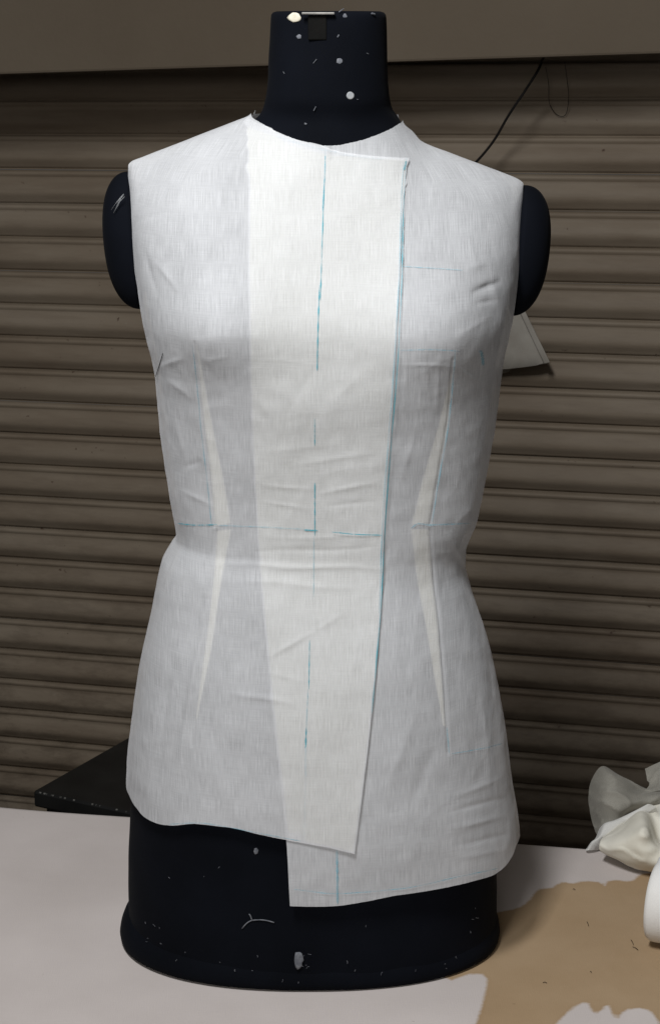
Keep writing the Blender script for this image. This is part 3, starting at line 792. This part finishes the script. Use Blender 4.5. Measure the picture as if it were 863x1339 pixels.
# frayed fibres on raw edges
bm = bmesh.new()
def fray(px, py, n, spread, l, dirx, diry):
    for i in range(n):
        x = px + random.uniform(-spread, spread); y = py + random.uniform(-1, 1)
        q = np.array([[x, y], [x+dirx*l*.5+random.uniform(-2, 2), y+diry*l*.5], [x+dirx*l+random.uniform(-3, 3), y+diry*l*random.uniform(.4, 1)]])
        th, z = G.inv(q[:, 0], q[:, 1]); tube(bm, to_local(G.P(th, z, .002)), .00012, 3)
fray(335, 149, 5, 2, 5, -.1, -1)
P_ = lambda z, sg: side(z, sg)
for sg in (-1, 1):
    for i in range(34):
        z = random.uniform(Z_UA+.01, Z_SH_R-.01); th = side(np.array(z), sg)
        a = G.P(th, z, .001); b = a + np.array([sg*random.uniform(.0005, .003), random.uniform(-.001, .001), random.uniform(-.002, .001)])
        tube(bm, to_local(np.array([a, (a+b)/2, b])), .0002, 3)
fr = from_bm('frayed_fibres', bm, M_LINT, top); fr['kind'] = 'stuff'
# pins
bm = bmesh.new()
a = at(214, 463, -.085); b = at(208, 492, -.080); tube(bm, [a, b], .00035, 6)

th, z = G.inv(np.array([217., 213., 208.]), np.array([462., 476., 492.])); bm.free(); bm = bmesh.new(); tube(bm, to_local(G.P(th, z, .003)), .0003, 6)
from_bm('pin', bm, M_DARKMETAL, top)

# ------------------------------------------------------------------ folded cloth hanging in front of the shutter
def slab(name, pts, d, thick, mat, label=None, cat=None, parent=None, tiltd=None):
    b = bmesh.new(); n = len(pts)
    tiltd = tiltd or [0]*n
    f = [b.verts.new(on_shutter(p[0], p[1], d + thick + q)) for p, q in zip(pts, tiltd)]
    r = [b.verts.new(on_shutter(p[0], p[1], d + q*.5)) for p, q in zip(pts, tiltd)]
    b.faces.new(f); b.faces.new(r[::-1])
    for i in range(n): b.faces.new((f[i], r[i], r[(i+1) % n], f[(i+1) % n]))
    bmesh.ops.bevel(b, geom=b.edges[:], offset=thick*.3, segments=3, affect='EDGES', profile=.5)
    bmesh.ops.triangulate(b, faces=[f_ for f_ in b.faces if len(f_.verts) > 4])
    bmesh.ops.subdivide_edges(b, edges=b.edges[:], cuts=3, use_grid_fill=True)
    for v in b.verts:
        v.co += Vector((0, 1, 0))*(.004*noise.noise(v.co*28) + .003*noise.noise(v.co*60))
    return from_bm(name, b, mat, parent, True)
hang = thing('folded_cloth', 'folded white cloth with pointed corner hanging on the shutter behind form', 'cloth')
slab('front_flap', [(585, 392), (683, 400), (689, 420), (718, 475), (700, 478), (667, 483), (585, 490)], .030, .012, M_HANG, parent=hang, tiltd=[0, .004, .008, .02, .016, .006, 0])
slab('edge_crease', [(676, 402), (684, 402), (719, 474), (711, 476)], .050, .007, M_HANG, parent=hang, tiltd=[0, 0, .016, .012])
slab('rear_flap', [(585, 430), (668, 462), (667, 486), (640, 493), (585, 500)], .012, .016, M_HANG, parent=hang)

# ------------------------------------------------------------------ heap of cloth and paper roll at the right
def net(name, grid, mat, thick=0.0, sub=3, crumple=.0015, parent=None, cr_sc=60):
    """control net of (px, py, Y) rows -> smooth crumpled sheet"""
    g = np.array(grid, float); nr, nc = g.shape[:2]
    def up(P, k):                                    # Catmull-Rom along the first axis
        n = len(P); out = []
        for i in range(n-1):
            p0, p1, p2, p3 = P[max(i-1, 0)], P[i], P[i+1], P[min(i+2, n-1)]
            for j in range(k):
                t = j/k; out.append(.5*(2*p1 + (p2-p0)*t + (2*p0-5*p1+4*p2-p3)*t*t + (3*p1-p0-3*p2+p3)*t**3))
        out.append(P[-1]); return np.array(out)
    P = at(g[..., 0], g[..., 1], g[..., 2])
    P = up(P, 9); P = up(P.transpose(1, 0, 2), 9).transpose(1, 0, 2); nr, nc = P.shape[:2]
    P = P.reshape(-1, 3)
    for i in range(len(P)):
        v = Vector(P[i]); a = noise.noise(v*cr_sc*.5)
        q = noise.noise(v*cr_sc); r_ = 1-abs(noise.noise(Vector((v.x*cr_sc*.5+3, v.y*cr_sc*.5+a, v.z*cr_sc*.9+7))))
        d_ = q*crumple*.7 + (r_**6)*crumple*2.2 + noise.noise(v*cr_sc*3)*crumple*.15
        P[i] += np.array([0, -.8, .5])*d_
        P[i][2] = max(P[i][2], T + .0025)
    o = link_mesh(name, P, grid_faces(nr, nc), mat, parent)
    if thick:
        md = o.modifiers.new('thickness', 'SOLIDIFY'); md.thickness = thick
    return o
heap = net('muslin_heap', [
    [(790, 1094, .205), (812, 1072, .225), (835, 1060, .235), (862, 1053, .24), (900, 1046, .25), (950, 1052, .25), (985, 1085, .24)],
    [(786, 1098, .185), (812, 1086, .175), (836, 1064, .19), (858, 1070, .20), (900, 1062, .20), (950, 1068, .20), (990, 1100, .21)],
    [(784, 1102, .172), (812, 1094, .152), (842, 1084, .135), (862, 1098, .165), (900, 1084, .15), (950, 1092, .15), (992, 1120, .18)],
    [(783, 1107, .168), (804, 1106, .145), (836, 1102, .125), (866, 1112, .13), (900, 1110, .115), (950, 1112, .11), (992, 1140, .14)],
    [(784, 1112, .170), (800, 1119, .155), (828, 1125, .130), (866, 1130, .115), (900, 1132, .10), (950, 1134, .095), (990, 1150, .12)],
    [(790, 1112, .188), (806, 1121, .168), (829, 1135, .152), (866, 1141, .135), (900, 1144, .12), (950, 1146, .11), (988, 1156, .12)],
    [(800, 1112, .21), (815, 1120, .20), (834, 1130, .19), (866, 1136, .18), (900, 1138, .16), (950, 1140, .15), (985, 1150, .15)]], M_HEAP, .0012, 3, .0022, None, 48)
tag(heap, 'crumpled cream muslin heap lying at the right back edge of table', 'cloth')
org = net('sheer_cloth', [
    [(782, 1096, .235), (775, 1080, .25), (769, 1050, .26), (771, 1025, .27), (782, 1005, .275), (792, 1003, .28), (800, 1011, .29)],
    [(786, 1096, .225), (790, 1078, .225), (788, 1050, .225), (790, 1028, .235), (797, 1013, .25), (806, 1012, .27), (814, 1020, .28)],
    [(796, 1092, .225), (806, 1076, .22), (808, 1055, .215), (810, 1036, .225), (814, 1024, .24), (824, 1022, .26), (832, 1026, .275)],
    [(812, 1082, .235), (818, 1066, .23), (830, 1050, .225), (834, 1042, .235), (838, 1036, .25), (850, 1034, .265), (858, 1034, .28)],
    [(830, 1070, .245), (842, 1060, .24), (856, 1050, .235), (864, 1040, .24), (872, 1034, .255), (884, 1028, .27), (894, 1024, .285)],
    [(880, 1070, .25), (890, 1058, .245), (905, 1048, .245), (915, 1038, .25), (925, 1030, .26), (935, 1024, .275), (945, 1020, .29)]], M_SHEER, 0, 3, .0022)
tag(org, 'limp grey sheer cloth rising behind the cream muslin heap', 'cloth')
th_ = net('thin_white_cloth', [
    [(765, 1114, .205), (770, 1104, .215), (778, 1096, .222), (785, 1081, .225), (800, 1074, .225), (815, 1070, .22), (840, 1062, .215)],
    [(768, 1112, .195), (774, 1101, .198), (782, 1094, .200), (790, 1078, .205), (803, 1073, .205), (818, 1066, .205), (845, 1052, .205)],
    [(782, 1112, .205), (784, 1106, .200), (787, 1098, .198), (796, 1090, .198), (808, 1080, .20), (826, 1070, .20), (855, 1054, .205)],
    [(790, 1112, .215), (792, 1106, .210), (795, 1100, .208), (802, 1094, .206), (814, 1086, .206), (834, 1076, .206), (860, 1062, .21)]], M_SHEERW, 0, 3, .001)
tag(th_, 'thin white cloth end folded over beside the cream muslin heap', 'cloth')
o2 = net('gauze_cloth', [
    [(842, 1006, .30), (858, 998, .30), (880, 990, .30), (920, 985, .30)],
    [(845, 1020, .285), (862, 1012, .28), (884, 1006, .28), (924, 1002, .28)],
    [(848, 1027, .275), (866, 1024, .265), (888, 1020, .262), (928, 1018, .265)],
    [(836, 1040, .26), (862, 1034, .25), (892, 1034, .25), (930, 1036, .25)]], M_SHEER, 0, 3, .002)
tag(o2, 'dim gauze cloth at right edge above the sheer cloth', 'cloth')

# white cloth roll lying near the right edge: a tilted cylinder, rounded end towards the picture
roll = thing('cloth_roll', 'white rolled cloth cut off by the right edge of the picture', 'roll')
c0 = onz(856, 1176, T + .044) + np.array([.006, .0, 0]); ax = Vector((.80, -.38, .0)).normalized()
e1 = Vector((0, 0, 1)); e2 = ax.cross(e1).normalized()
def lathe(prof_, name, mat):
    V = []; n = 40
    for a, r in prof_:
        for k_ in range(n):
            an = 2*math.pi*k_/n; r = r*(1 + .035*noise.noise(Vector((a*14, math.cos(an)*1.3, math.sin(an)*1.3))))
            V.append(Vector(c0) + ax*a + (e1*math.cos(an) + e2*math.sin(an))*r*1.22)
    return link_mesh(name, V, grid_faces(len(prof_), n, True), mat, roll)
lathe([(-.006, .020), (-.0075, .028), (-.006, .0325), (-.002, .0348), (.004, .0355), (.02, .0357), (.25, .0357), (.254, .034), (.254, .012)], 'outer_sheet', M_PAPER)
lathe([(.24, .012), (-.004, .012), (-.006, .014), (-.006, .020)], 'core', M_PAPER)

# thread scraps lying on the cover
bm = bmesh.new()
for x, y, l, a in ((768, 1208, 6, 1.2), (826, 1232, 7, 1.1), (712, 1285, 5, .1), (772, 1271, 2, .5), (750, 1163, 3, .2), (830, 1240, 8, .5)):
    p = onz(np.array([x-l/2*math.cos(a), x, x+l/2*math.cos(a)]), np.array([y-l/2*math.sin(a), y-1, y+l/2*math.sin(a)]), T + .0022); tube(bm, p, .0003, 5)
sc = from_bm('thread_scraps', bm, M_DARKMETAL); sc['kind'] = 'stuff'; sc['label'] = 'dark thread scraps scattered on the tan stained cover'
